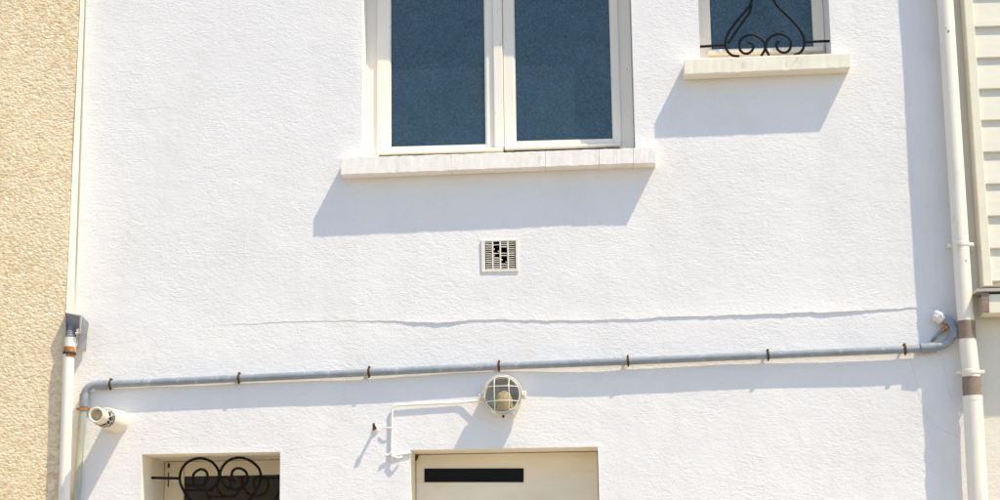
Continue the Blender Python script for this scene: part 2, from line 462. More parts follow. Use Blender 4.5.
# ---------------------------------------------------------------- white house
house = thing('white_house', ((XL+XR)/2, 0, 0), 'white rendered house with double window and cream door between two neighbours', 'house')
xs = grid_lines(XL, XR, 0.012, [v for h in HOLES for v in h[:2]] + [XL+0.003*i for i in range(1, 9)])
zvis0, zvis1 = PZ(500, 520), PZ(500, -15)
zs = np.concatenate([grid_lines(0.0, zvis0, 0.05, [v for h in HOLES for v in h[2:]])[:-1],
                     grid_lines(zvis0, zvis1, 0.0065, [v for h in HOLES for v in h[2:]] + [CKZ0+0.0028*i for i in range(int((CKZ1-CKZ0)/0.0028))])[:-1],
                     grid_lines(zvis1, ZTOP, 0.05, [v for h in HOLES for v in h[2:]])])
grid_mesh('wall', xs, zs, wall_y, HOLES, 'white_render', house)
bm = bmesh.new(); boxw(bm, XL+0.01, XR-0.01, 0.66, 6.0, 0, ZTOP-0.02); link_bm('wall_body', bm, 'white_render', house)
bm = bmesh.new()
hexa(bm, [(XL, 0.02, ZTOP), (XR, 0.02, ZTOP), (XR, 3.0, ZTOP+1.7), (XL, 3.0, ZTOP+1.7), (XL, 6.0, ZTOP), (XR, 6.0, ZTOP), (XR, 3.01, ZTOP+1.7), (XL, 3.01, ZTOP+1.7)])
link_bm('roof', bm, 'roof_slate', house)

def reveal(win, hole, depth, mat, parts):
    """the four (or fewer) inner faces of an opening, as thin slabs behind the wall skin"""
    x0, x1, z0, z1 = hole; bm = bmesh.new(); y0 = 0.0
    def q(*c): bm.faces.new([bm.verts.new(v) for v in c])
    if 'l' in parts: q((x0, y0, z0), (x0, depth, z0), (x0, depth, z1), (x0, y0, z1))
    if 'r' in parts: q((x1, y0, z0), (x1, y0, z1), (x1, depth, z1), (x1, depth, z0))
    if 't' in parts: q((x0, y0, z1), (x0, depth, z1), (x1, depth, z1), (x1, y0, z1))
    if 'b' in parts: q((x0, y0, z0), (x1, y0, z0), (x1, depth, z0), (x0, depth, z0))
    return link_bm('reveal', bm, mat, parent=win)
def rect_slab(bm, x0, x1, z0, z1, y0, y1, bev=0.003): boxw(bm, x0, x1, y0, y1, z0, z1, bev)
def empty_part(name, root, loc):
    o = bpy.data.objects.new(name, None); COL.objects.link(o); o.parent = root
    o.location = Vector(loc)-root.location; o.empty_display_size = 0.1
    return o
def subthing_label(o, s): o['label'] = s

# hairline cracks in the render
for path in ([(906,346),(912,366),(918,392),(925,412),(934,424),(946,432),(958,436),(963,441)], [(944,352),(946,372),(950,392),(957,406)],
             [(92,347),(104,345.5),(118,343),(131,341),(143,337.5)], [(128,107),(138,110),(150,109),(166,107.5),(178,111)],
             [(282,452),(300,449),(318,446),(334,447),(352,443)]):
    pts = catmull([P(x+random.uniform(-1.2, 1.2), y+random.uniform(-1.0, 1.0)) for x, y in path], 5)
    pts = [Vector((p.x+random.uniform(-.002, .002), float(wall_y(np.array([p.x]), np.array([p.z]))[0])+0.0004, p.z+random.uniform(-.002, .002))) for p in pts]
    tube_obj('hairline_crack', pts, [0.0002]+[random.uniform(0.0005, 0.0010) for _ in pts[2:]]+[0.0002], 'crack_grey', house, seg=5)

# ---- double window
d1 = -0.18
win1 = empty_part('window', house, (W1[0], d1*-1, W1[2])); win1['label'] = 'double casement window with blue obscured glass'
reveal(win1, W1, 0.30, 'white_render', 'lrtb')
def wx(px, d=d1, y=95): return PX(px, y, d)
zb = W1[2]; zt = W1[3]
z_rail = PZ(440, 153.3, d1)
# fixed frame
bm = bmesh.new()
fx = [W1[0]+0.002, wx(379.0), wx(618.4), W1[1]-0.002]
rect_slab(bm, fx[0], fx[1], zb, zt-0.002, 0.180, 0.245)
rect_slab(bm, fx[2], fx[3], zb, zt-0.002, 0.180, 0.245)
rect_slab(bm, fx[1]+0.0005, fx[2]-0.0005, zt-0.06, zt-0.002, 0.181, 0.244)
rect_slab(bm, fx[1]+0.0005, fx[2]-0.0005, zb, z_rail-0.010, 0.187, 0.244)
rect_slab(bm, wx(366.6), wx(369.0), zb+0.001, zt-0.06, 0.174, 0.181, 0.002)   # bead on the left jamb
link_bm('frame', bm, 'frame_paint', parent=win1)
def casement(px0, px1, pl, pr, zr0, zp_l, zp_r, dep):
    a, b = wx(px0), wx(px1); l, r = wx(pl), wx(pr); zz = zt-0.066
    bm = bmesh.new(); y0, y1 = dep, dep+0.045
    rect_slab(bm, a, l, zr0, zz, y0, y1, 0.004)
    rect_slab(bm, r, b, zr0, zz, y0, y1, 0.004)
    rect_slab(bm, l-0.001, r+0.001, zr0+0.001, (zp_l+zp_r)/2, y0+0.0015, y1-0.002, 0.004)
    rect_slab(bm, l-0.001, r+0.001, zz-0.055, zz-0.001, y0+0.0015, y1-0.002, 0.004)
    c = link_bm('casement', bm, 'frame_paint', parent=win1)
    bm = bmesh.new(); boxw(bm, l-0.004, r+0.004, y0+0.016, y0+0.022, zr0+0.004, zz-0.004)
    link_bm('pane', bm, 'obscured_glass', parent=win1)
    # putty bead round the pane
    bm = bmesh.new(); w = 0.006
    rect_slab(bm, l, l+w, (zp_l+zp_r)/2, zz-0.055, y0+0.004, y0+0.0155, 0.002)
    rect_slab(bm, r-w, r, (zp_l+zp_r)/2, zz-0.055, y0+0.004, y0+0.0155, 0.002)
    rect_slab(bm, l+w, r-w, (zp_l+zp_r)/2, (zp_l+zp_r)/2+w, y0+0.004, y0+0.0155, 0.002)
    link_bm('putty', bm, 'frame_paint', parent=win1)
casement(377.2, 502.6, 390.2, 486.3, PZ(440, 153.0, d1), PZ(391, 148.6, d1), PZ(486, 145.6, d1), 0.166)
casement(503.6, 620.0, 514.6, 612.6, PZ(560, 148.2, d1), PZ(515, 143.2, d1), PZ(612, 139.8, d1), 0.166)
bm = bmesh.new(); rect_slab(bm, wx(494.0), wx(503.4), PZ(499, 149, d1), zt-0.07, 0.150, 0.1655, 0.005)
link_bm('cover_strip', bm, 'frame_paint', parent=win1)
bm = bmesh.new(); rect_slab(bm, wx(377.5), wx(502), PZ(440, 153.2, d1), PZ(440, 150.6, d1), 0.146, 0.1665, 0.004)
link_bm('weather_bar', bm, 'frame_paint', parent=win1)
bm = bmesh.new(); rect_slab(bm, wx(504), wx(619.5), PZ(560, 148.4, d1), PZ(560, 146.2, d1), 0.146, 0.1665, 0.004)
link_bm('weather_bar', bm, 'frame_paint', parent=win1)
# sill of separate stones
cuts = [340.6, 451, 545, 599, 616.4, 633.2, 656.0]
dS = 0.092
def sl(x, a, b): return a + (b-a)*(x-340.6)/(656.0-340.6)
for i in range(len(cuts)-1):
    a, b = cuts[i]+0.05, cuts[i+1]-0.05
    j = random.uniform(-0.25, 0.25); dd = dS+random.uniform(-0.0015, 0.0015)
    bm = bmesh.new()
    slab_px(bm, [(a, sl(a, 174.6, 162.6)+j), (b, sl(b, 174.6, 162.6)+j), (b, sl(b, 157.8, 147.4)), (a, sl(a, 157.8, 147.4))], dd, 0.0, 0.0022)
    weather(bm)
    link_bm('sill_stone', bm, 'sill_stone', parent=win1)

# ---- small window
d2 = -0.20
win2 = empty_part('window', house, (W2[0], -d2, W2[2])); win2['label'] = 'small window with blue obscured glass'
reveal(win2, W2, 0.30, 'white_render', 'lrtb')
def wx2(px): return PX(px, 30, d2)
zb2, zt2 = W2[2], W2[3]
bm = bmesh.new()
rect_slab(bm, W2[0]+0.002, wx2(710.8), zb2, zt2-0.002, 0.20, 0.26)
rect_slab(bm, wx2(813.0), W2[1]-0.002, zb2, zt2-0.002, 0.20, 0.26)
rect_slab(bm, wx2(710.6), wx2(813.2), zt2-0.06, zt2-0.003, 0.2015, 0.259)
rect_slab(bm, wx2(710.6), wx2(813.2), zb2, PZ(762, 49.0, d2), 0.2015, 0.259)
link_bm('frame', bm, 'frame_paint', parent=win2)
bm = bmesh.new(); rect_slab(bm, wx2(706.5), wx2(822.5), PZ(762, 54.6, d2), PZ(762, 49.3, d2), 0.170, 0.199, 0.008)
link_bm('weather_bar', bm, 'frame_paint', parent=win2)
bm = bmesh.new(); boxw(bm, wx2(709.6), wx2(814.2), 0.225, 0.231, zb2+0.005, zt2-0.01)
link_bm('pane', bm, 'obscured_glass', parent=win2)
bm = bmesh.new()
slab_px(bm, [(684.2, 74.6), (850.6, 67.6), (850.6, 52.8), (684.2, 59.2)], 0.095, 0.0, 0.004)
weather(bm)
link_bm('sill', bm, 'sill_cream', parent=win2)
bm = bmesh.new(); boxw(bm, W2[0], W2[1], 0.0, 0.2, W2[2]-0.02, W2[2]+0.006)
link_bm('sill_inner', bm, 'sill_cream', parent=win2)

# ---- lower window
d3 = -0.46
win3 = empty_part('window', house, (W3[0], -d3, W3[2])); win3['label'] = 'deeply recessed small window with dark glass'
reveal(win3, W3, 0.60, 'reveal_paint', 'lrtb')
def wx3(px): return PX(px, 480, d3)
zt3 = PZ(220, 463.2, d3); zg3 = PZ(230, 475.4, d3)
bm = bmesh.new()
rect_slab(bm, W3[0]+0.002, wx3(183.6), W3[2]+0.002, W3[3]-0.002, 0.46, 0.52, 0.003)
rect_slab(bm, wx3(183.8), W3[1]-0.002, zg3, W3[3]-0.002, 0.462, 0.519, 0.003)
rect_slab(bm, wx3(183.8), W3[1]-0.002, W3[2]+0.002, W3[2]+0.06, 0.462, 0.519, 0.003)
link_bm('frame', bm, 'frame_cream', parent=win3)
bm = bmesh.new(); boxw(bm, wx3(183.0), W3[1]-0.001, 0.485, 0.491, W3[2]+0.05, zg3+0.004)
link_bm('pane', bm, 'brown_glass', parent=win3)
bm = bmesh.new(); rect_slab(bm, wx3(168.0), wx3(169.6), PZ(168, 468, d3), PZ(168, 463.6, d3), 0.446, 0.4595, 0.001)
link_bm('hinge', bm, 'rust', parent=win3)
bm = bmesh.new(); rect_slab(bm, wx3(168.2), wx3(169.0), PZ(168, 487, d3), PZ(168, 472.5, d3), 0.452, 0.4595, 0.001)
link_bm('hinge', bm, 'rust', parent=win3)

# ---- door
dd4 = -0.25
door = empty_part('door', house, ((DR[0]+DR[1])/2, 0.25, DR[2])); door['label'] = 'cream door with black slot set in a shallow recess'
reveal(door, DR, 0.42, 'reveal_paint', 'lrt')
bm = bmesh.new(); boxw(bm, DR[0]+0.003, DR[1]-0.003, 0.25, 0.30, DR[2]+0.005, DR[3]-0.003, 0.002)
link_bm('leaf', bm, 'door_paint', parent=door)
bm = bmesh.new(); slab_px(bm, [(424.3, 482.2), (523.6, 482.2), (523.6, 468.3), (424.3, 468.5)], -0.246, -0.252, 0.0008)
link_bm('glazing_slot', bm, 'black_plate', parent=door)
bm = bmesh.new(); slab_px(bm, [(414.4, 460.6), (416.4, 460.6), (418.4, 455.2), (414.4, 455.2)], -0.232, -0.2502, 0.002)
link_bm('hinge', bm, 'rust', parent=door)
bm = bmesh.new(); boxw(bm, DR[1]-0.14, DR[1]-0.03, 0.19, 0.21, 1.10, 1.125, 0.005); boxw(bm, DR[1]-0.06, DR[1]-0.03, 0.209, 0.252, 1.08, 1.14, 0.004)
link_bm('handle', bm, 'lead', parent=door)
bm = bmesh.new(); boxw(bm, DR[0]-0.08, DR[1]+0.08, -0.28, 0.42, 0.004, 0.158, 0.008); link_bm('doorstep', bm, 'kerbstone', parent=door)

# ---------------------------------------------------------------- tan house
xt0 = PX(-120, 250)
XTL = XL - 4.0
tan = thing('tan_house', (XTL+2, 0, 0), 'tan roughcast house wall at the far left edge', 'house')
# outer corner of the tan wall: its return face narrows towards the top
def tan_proud(Z):
    za, zb_ = PZ(72, 330, 0.1), PZ(80, 0, 0.1)
    return np.interp(Z, [0, za, zb_, ZTOP], [0.125, 0.118, 0.050, 0.03])
def tan_y(X, Z):
    base = -tan_proud(Z)
    a = vnoise(X*105+Z*38, Z*130-X*14, 41); b_ = vnoise(X*55-Z*15, Z*70+X*17, 42); c = vnoise(X*150, Z*170, 43)
    h = 0.0016*np.maximum(a+0.08, -0.18) + 0.0012*b_ + 0.0016*c + 0.008*vnoise(X*2, Z*2, 44)
    return base - h*np.clip((XL-X)/0.012, 0, 1)
xs = np.concatenate([grid_lines(XTL, xt0, 0.12, [])[:-1], grid_lines(xt0, XL, 0.004, [])])
zs = np.concatenate([grid_lines(0, zvis0, 0.12, [])[:-1], grid_lines(zvis0, zvis1, 0.004, [])[:-1], grid_lines(zvis1, ZTOP, 0.12, [])])
grid_mesh('wall', xs, zs, tan_y, [], 'tan_render', tan)
zz = list(np.linspace(0, ZTOP, 60))
vs, fs = [], []
for z in zz:
    p = float(tan_proud(np.array(z)))
    wob = 0.0025*math.sin(z*9.0)+0.0015*math.sin(z*23)
    vs += [(XL-0.0005, -p-0.004, z), (XL+0.004+wob*0.4, -p*0.5, z), (XL+0.0015, 0.012, z)]
for i in range(len(zz)-1):
    a = i*3
    for k in range(2): fs.append((a+k, a+k+1, a+k+4, a+k+3))
link_mesh('corner_edge', vs, fs, 'tan_sunlit_edge', tan, True)
bm = bmesh.new(); boxw(bm, XTL, XL-0.004, 0.0, 6.0, 0, ZTOP-0.01); link_bm('wall_body', bm, 'tan_render', tan)

# ---------------------------------------------------------------- clad house
XCR = XR + 4.0
clad = thing('clad_house', (XR+2, 0, 0), 'house with cream clapboard upper storey beside the right downpipe', 'house')
def cream_y(X, Z): return 0.004-(0.004*vnoise(X*2, Z*2, 51)+0.0015*vnoise(X*9, Z*11, 52))
zc0 = PZ(990, 300)
xs = grid_lines(XR, XR+0.6, 0.02, []); xs = np.concatenate([xs[:-1], grid_lines(XR+0.6, XCR, 0.1, [])])
zs = grid_lines(0, ZTOP, 0.02, [])
grid_mesh('wall', xs, zs, cream_y, [], 'cream_render', clad)
bm = bmesh.new(); boxw(bm, XR+0.01, XCR, 0.05, 6.0, 0, ZTOP-0.02); link_bm('wall_body', bm, 'cream_render', clad)
dC = 0.100
dF = 0.148
xc0 = PX(966.8, 40, dC); xc1 = PX(975.6, 40, dC)
zC0 = PZ(988, 286, dC)
bm = bmesh.new(); boxw(bm, xc0, xc1, -dC, -0.004, zC0+0.001, ZTOP, 0.003); link_bm('corner_trim', bm, 'siding_trim', clad)
bm = bmesh.new(); boxw(bm, xc0+0.008, XCR, -dC+0.045, -0.006, zC0+0.004, ZTOP-0.01); link_bm('sheathing', bm, 'siding_trim', clad)
# boards
zb0 = PZ(992, 281, dC); zb8 = PZ(992, 26, dC); pitch = (zb8-zb0)/8.0
z = zb0; first = None
while z < ZTOP-0.2:
    if first is None:
        bm = bmesh.new(); x0, x1 = xc1+0.001, XCR; n = 1
        h = pitch+0.012
        yF, yB = -dC+0.006, -dC+0.044
        # wedge board: thick lower edge, thin upper edge, small rounded nose
        prof = [(yF, 0.004), (yF+0.002, 0.0), (yB, 0.0), (yB, h), (yF+0.018, h)]
        va = [bm.verts.new((x0, y, zz_)) for y, zz_ in prof]; vb = [bm.verts.new((x1, y, zz_)) for y, zz_ in prof]
        for k in range(5):
            k2 = (k+1) % 5; bm.faces.new((va[k], va[k2], vb[k2], vb[k]))
        bm.faces.new(va[::-1]); bm.faces.new(vb)
        bmesh.ops.recalc_face_normals(bm, faces=bm.faces)
        first = link_bm('siding_board', bm, 'siding', clad); o = first
    else:
        o = first.copy(); COL.objects.link(o); o.parent = clad
    o.location = (random.uniform(-0.0004, 0.0004), random.uniform(-0.0012, 0.0012), z)
    z += pitch
# drip flashing and fascia under the boards
bm = bmesh.new(); slab_px(bm, [(976.5, 291.6), (1250, 284), (1250, 281.0), (976.5, 288.8)], dF+0.014, 0.004, 0.001); link_bm('drip_flashing', bm, 'flashing', clad)
bm = bmesh.new(); slab_px(bm, [(984, 313.4), (1250, 306), (1250, 287), (984, 294.4)], dF-0.002, 0.02, 0.003); link_bm('fascia_board', bm, 'siding_trim', clad)
bm = bmesh.new(); slab_px(bm, [(982.0, 312.2), (989.6, 312.8), (989.0, 292.6), (981.2, 293.0)], dF+0.006, dF-0.0015, 0.002); link_bm('end_block', bm, 'brown_tape', clad)

# ---------------------------------------------------------------- right downpipe
dp = 0.085
def line(a, b, t): return (a[0]+(b[0]-a[0])*t, a[1]+(b[1]-a[1])*t)
rp = thing('downpipe', P(976, 700, dp).to_3d()*1, 'tall cream white downpipe with brown tape joints beside the clapboards', 'downpipe')
rp.location = (PX(974, 450, dp), -dp, 0)
def seg(name, mat, pa, pb, ra, rb, d=dp, root=rp, par=None, n=2, segs=24):
    a, b = P(*pa, d), P(*pb, d)
    rs = [ra+(rb-ra)*i/(n-1) for i in range(n)]
    return tube_obj(name, straight(a, b, n), rs, mat, root, par, segs)
top = P(945.2, 0, dp); low = P(965.2, 316, dp)
dirv = (top-low)/(top.z-low.z)
rt = 8.0/PXM
tube_obj('upper_tube', [low, low+dirv*(ZTOP-0.1-low.z)], rt, 'white_pvc', rp, seg=28)
seg('taper_joint', 'white_pvc', (965.1, 314.5), (966.4, 323), rt*1.02, 8.0/PXM)
seg('tape_band', 'brown_tape', (966.3, 321), (967.4, 339), 8.3/PXM, 8.5/PXM)
seg('middle_tube', 'white_pvc', (967.4, 338), (971.4, 379), 8.2/PXM, 8.4/PXM)
seg('tape_band', 'brown_tape', (971.4, 377), (972.3, 396.5), 8.9/PXM, 8.9/PXM)
seg('socket', 'white_pvc', (972.3, 396), (972.7, 401), 9.6/PXM, 9.6/PXM)
a = P(972.7, 400, dp); b = P(978, 500, dp); dv = (b-a)/(a.z-b.z)
tube_obj('lower_tube', [a, a+dv*(a.z-0.01)], 9.4/PXM, 'white_pvc', rp, seg=28)
def ring_clip(root, px, py, r, d, width=0.022, mat='white_pvc', ears=True):
    c = P(px, py, d); bm = bmesh.new()
    tube(bm, [c-Vector((0, 0, width/2)), c-Vector((0, 0, width/2-0.003)), c+Vector((0, 0, width/2-0.003)), c+Vector((0, 0, width/2))], [r-0.001, r+0.003, r+0.003, r-0.001], 26)
    if ears:
        boxw(bm, c.x-r-0.024, c.x+r+0.024, c.y+0.004, c.y+0.012, c.z-width*0.42, c.z+width*0.42, 0.002)
        for s in (-1, 1):
            tube(bm, [(c.x+s*(r+0.014), c.y-0.004, c.z), (c.x+s*(r+0.014), -0.001, c.z)], 0.0045, 10)
    bmesh.ops.recalc_face_normals(bm, faces=bm.faces)
    o = link_bm('pipe_clip', bm, mat, root, smooth=True)
    try: o.data.set_sharp_from_angle(angle=math.radians(40))
    except Exception: pass
    return o
for qx, qy, qw, qh in ((948.2, 33.5, 0.010, 0.012), (945.8, 30.5, 0.005, 0.008), (965.6, 262, 0.006, 0.012)):
    t_ = (low.z-PZ(qx, qy, dp))/(low.z-top.z); cen = low.lerp(top, t_); ox = PX(qx, qy, dp+0.03)-cen.x
    yy = cen.y-math.sqrt(max(1e-6, rt*rt-ox*ox))-0.0007
    bm = bmesh.new(); boxw(bm, cen.x+ox-qw/2, cen.x+ox+qw/2, yy, yy+0.004, cen.z-qh/2, cen.z+qh/2, 0.0003)
    link_bm('paint_chip', bm, 'lead', rp)
ring_clip(rp, 961.0, 244.5, rt, dp)
ring_clip(rp, 970.8, 372, 8.6/PXM, dp)

# ---------------------------------------------------------------- horizontal drain pipe
root = thing('drain_pipe', P(500, 367, 0.0), 'grey plastic drain pipe sloping across the white wall above the lamp', 'pipe')
rpp = 3.75/PXM
cl = [(116,384.0,.026),(239,378.4,.026),(369,372.4,.027),(499,366.3,.028),(628,361.2,.030),(768,355.2,.031),(905,349.6,.033),(926,348.2,.035)]
pts = catmull([P(*c) for c in cl], 6)
tube_obj('long_tube', pts, rpp, 'grey_pvc', root, seg=20)
# left elbow and drop
el = fillet([P(116, 384.0, .026), P(85.2, 385.6, .028), P(83.6, 409, .028)], 0.055, 8)
tube_obj('elbow', el, rpp*1.02, 'grey_pvc', root, seg=20)
tube_obj('socket', [P(106.5, 384.6, .026), P(97, 385.0, .027)], rpp*1.24, 'grey_pvc', root, seg=20)
tube_obj('socket', [P(84.5, 394, .028), P(83.6, 407, .028)], rpp*1.24, 'grey_pvc', root, seg=20)
a = P(83.4, 405, .028); b = P(76.2, 500, .028); dv = (b-a)/(a.z-b.z)
tube_obj('drop_tube', [a, a+dv*(a.z-0.02)], rpp*1.0, 'old_pvc', root, seg=20)
# right end: loops up and back into the wall
lp = fillet([P(926, 348.2, .035), P(945, 345.6, .046), P(955.0, 334, .056), P(952.5, 321.5, .058), P(941, 318, .045), P(939.5, 318, -.01)], 0.034, 6)
tube_obj('elbow', lp, rpp*1.06, 'grey_pvc', root, seg=18)
tube_obj('socket', [P(921, 348.4, .036), P(936, 347.4, .040)], rpp*1.34, 'grey_pvc', root, seg=20)
tube_obj('socket', [P(954.6, 338, .0555), P(954.6, 326.5, .058)], rpp*1.36, 'grey_pvc', root, seg=20)
tube_obj('clip_and_shadow', [P(931.5, 341.5, .004), P(938, 334, .028), P(946, 328, .034)], [0.006, 0.009, 0.010], 'grey_pvc', root, seg=10)  # added grey rod standing in for the bluish shadow inside the loop
tube_obj('clip_and_shadow', [P(942.5, 330, .030), P(947.5, 326.5, .044)], 0.013, 'orange_rust', root, seg=10)
# filler lump round the hole
bm = bmesh.new(); bmesh.ops.create_icosphere(bm, subdivisions=3, radius=1.0)
c = P(938.6, 317, 0.034)
for v in bm.verts:
    n = v.co.copy(); k = 1+0.16*math.sin(n.x*5+1)*math.sin(n.z*6)+0.08*math.sin(n.y*9)
    v.co = c + Vector((n.x*0.031*k, n.y*0.046*k, n.z*0.032*k))
link_bm('filler_lump', bm, 'mortar', root, smooth=True)
# rusty clips
for px, py, d in [(110.5,384.4,.026),(239,378.4,.026),(369,372.4,.027),(499,366.3,.028),(628,361.2,.030),(768,355.2,.033),(905,349.6,.036)]:
    c = P(px, py, d); bm = bmesh.new(); s = Vector((0.0055, 0, 0.0002))
    tube(bm, [c-s, c-s*0.9, c+s*0.9, c+s], [rpp, rpp+0.0035, rpp+0.0035, rpp], 18)
    boxw(bm, c.x-0.004, c.x+0.004, -d-0.006, 0.0, c.z+rpp+0.001, c.z+rpp+0.012, 0.001)
    boxw(bm, c.x-0.003, c.x+0.003, -d-0.008, -d+0.004, c.z-rpp-0.010, c.z-rpp-0.001, 0.001)
    bmesh.ops.recalc_face_normals(bm, faces=bm.faces)
    link_bm('pipe_clip', bm, 'rust', root)
c = P(83.3, 409, .028); bm = bmesh.new()
tube(bm, [c-Vector((0,0,0.006)), c+Vector((0,0,0.006))], rpp*1.25, 18)
boxw(bm, c.x-rpp-0.016, c.x+rpp+0.014, c.y-0.004, c.y+0.004, c.z-0.005, c.z+0.005, 0.001)
bmesh.ops.recalc_face_normals(bm, faces=bm.faces)
link_bm('pipe_clip', bm, 'orange_rust', root)

# ---------------------------------------------------------------- left white downpipe and lead hood
dl = 0.150
lp_ = thing('downpipe', (PX(66, 480, dl), -dl, 0), 'narrow white downpipe at the tan wall corner with orange rusty joint', 'downpipe')
rl = 5.6/PXM
a = P(68.8, 352, dl); b = P(64.0, 500, dl); dv = (b-a)/(a.z-b.z)
tube_obj('long_tube', [a, a+dv*(a.z-0.01)], rl, 'white_pvc', lp_, seg=24)
tube_obj('rusty_joint', [P(70.0, 347, dl), P(69.2, 357, dl)], rl*1.03, 'orange_rust', lp_, seg=24)
tube_obj('joint_band', [P(69.6, 352.2, dl), P(69.4, 354.6, dl)], rl*1.16, 'dark_gap', lp_, seg=24)
tube_obj('white_collar', [P(70.6, 337.5, dl), P(69.9, 348, dl)], rl*0.98, 'white_pvc', lp_, seg=24)
rr = []; rpts = []
A, B = P(71.6, 324, dl-0.03), P(70.6, 338.5, dl)
for i in range(15):
    rpts.append(A.lerp(B, i/14)); rr.append(rl*(0.95 if i % 2 else 0.84))
tube_obj('ribbed_hose', rpts, rr, 'lead', lp_, seg=20)
# lead hood: folded sheet, top sloping out from the wall, one fold along its middle
hood = thing('lead_hood', P(76, 340, 0.0), 'small folded grey lead hood covering the top of the narrow left downpipe', 'hood')
def sheet(name, pts2, th, mat, root, parent=None):
    """closed thin plate from a list of 3D points (ordered polygon)"""
    pts3 = [Vector(p) for p in pts2]
    nrm = Vector((0, 0, 0))
    for i in range(1, len(pts3)-1): nrm += (pts3[i]-pts3[0]).cross(pts3[i+1]-pts3[0])
    nrm.normalize(); n = len(pts3)
    vs = pts3 + [p+nrm*th for p in pts3]
    fs = [list(range(n))[::-1], list(range(n, 2*n))] + [[i, (i+1) % n, (i+1) % n+n, i+n] for i in range(n)]
    return link_mesh(name, vs, fs, mat, root, parent=parent)
sheet('top_plate', [P(65.2, 313.0, .17), P(80.8, 316.2, .185), P(81.6, 328.0, .16), P(77, 329, .14), P(65.2, 328.0, .14)], 0.003, 'lead', hood)
sheet('side_plate', [P(80.8, 316.2, .185), P(88.8, 322.6, .012), P(87.2, 336, .014), P(86.0, 351.8, .012), P(77.6, 349.6, .10), P(80.2, 330, .165)], 0.003, 'lead', hood)
sheet('left_plate', [P(65.0, 313.0, .17), P(65.2, 334, .16), P(66.6, 338, .128), P(66.2, 313, .124)], 0.003, 'lead', hood)
tube_obj('folded_seam', [P(80.8, 315.6, .187), P(80.4, 324, .180), P(79.6, 333, .168), P(75.4, 333.5, .176)], 0.006, 'lead_pale', hood, seg=8)
sheet('back_strip', [P(66.2, 312.6, .126), P(82, 315.4, .03), P(88.8, 322.6, .010), P(66.2, 326, .124)], 0.002, 'lead', hood)

# ---------------------------------------------------------------- flue stub
fl = thing('flue_pipe', P(117.4, 421.8, 0), 'short cream flue pipe with a black patterned band jutting from the white wall', 'flue')
c0 = P(117.6, 421.8, 0); c1 = P(95.9, 414.8, 0.36); ax = (c1-c0)
def fp(t): return c0+ax*t
tube_obj('body', [fp(-0.05), fp(0.0), fp(0.05), fp(0.52), fp(0.56)], [0.062, 0.060, 0.055, 0.051, 0.046], 'flue', fl, seg=30)
tube_obj('patterned_band', [fp(0.53), fp(0.54), fp(0.75), fp(0.76)], [0.043, 0.047, 0.046, 0.042], 'patterned_band', fl, seg=30)
# mouth with a real hollow
bm = bmesh.new()
def axis_rings(bm, prof, seg=28):
    u = Vector((0, 0, 1)); u = (u-ax.normalized()*u.dot(ax.normalized())).normalized(); w = ax.normalized().cross(u)
    rings = [[bm.verts.new(fp(t)+u*r*math.cos(2*math.pi*k/seg)+w*r*math.sin(2*math.pi*k/seg)) for k in range(seg)] for t, r in prof]
    for a, b in zip(rings[:-1], rings[1:]):
        for k in range(seg): bm.faces.new((a[k], b[k], b[(k+1) % seg], a[(k+1) % seg]))
R = [(0.735, 0.038), (0.97, 0.039), (1.0, 0.037), (1.0, 0.030), (0.97, 0.028), (0.70, 0.028)]
axis_rings(bm, R)
link_bm('mouth', bm, 'flue', fl, smooth=True)
tube_obj('lit_inside_plug', [fp(0.74), fp(0.90)], 0.0285, 'flue_lit_inside', fl, seg=24)  # added plug, its pale colour stands for the lit flue interior

# ---------------------------------------------------------------- bulkhead lamp
lc = P(503.2, 397.0, 0.0)
lamp = thing('wall_lamp', lc, 'round caged bulkhead wall lamp above the cream door', 'lamp')
def lathe(name, prof, mat, root=lamp, seg=40, c=lc, par=None, smooth=True):
    """prof: (radius, depth in front of wall)"""
    bm = bmesh.new(); rings = []
    for r, d in prof:
        rings.append([bm.verts.new((c.x+r*math.cos(2*math.pi*k/seg), -d, c.z+r*math.sin(2*math.pi*k/seg))) for k in range(seg)] if r > 1e-5 else [bm.verts.new((c.x, -d, c.z))])
    for a, b in zip(rings[:-1], rings[1:]):
        for k in range(seg):
            k2 = (k+1) % seg
            if len(a) == 1 and len(b) == 1: continue
            if len(b) == 1: bm.faces.new((a[k], a[k2], b[0]))
            elif len(a) == 1: bm.faces.new((a[0], b[k2], b[k]))
            else: bm.faces.new((a[k], a[k2], b[k2], b[k]))
    bmesh.ops.recalc_face_normals(bm, faces=bm.faces)
    o = link_bm(name, bm, mat, root, par, smooth=smooth)
    try: o.data.set_sharp_from_angle(angle=math.radians(38))
    except Exception: pass
    return o
RL = 19.2/PXM
lathe('housing', [(RL*0.98, 0.0), (RL*1.0, 0.01), (RL*0.985, 0.080), (RL*1.03, 0.083), (RL*1.03, 0.094), (RL*1.00, 0.097), (RL*0.97, 0.095), (RL*0.95, 0.086), (RL*0.84, 0.086), (RL*0.82, 0.084), (RL*0.82, 0.03), (0.0, 0.03)], 'lamp_paint')
lathe('reflector', [(RL*0.815, 0.090), (RL*0.80, 0.034), (0.0, 0.033)], 'lamp_inside')
g = lathe('glass', [(RL*0.82, 0.098), (RL*0.80, 0.112), (RL*0.70, 0.128), (RL*0.48, 0.142), (RL*0.22, 0.149), (0.0, 0.151), (0.0, 0.148), (RL*0.22, 0.146), (RL*0.48, 0.139), (RL*0.69, 0.125), (RL*0.79, 0.110), (RL*0.81, 0.098)], 'lamp_glass')
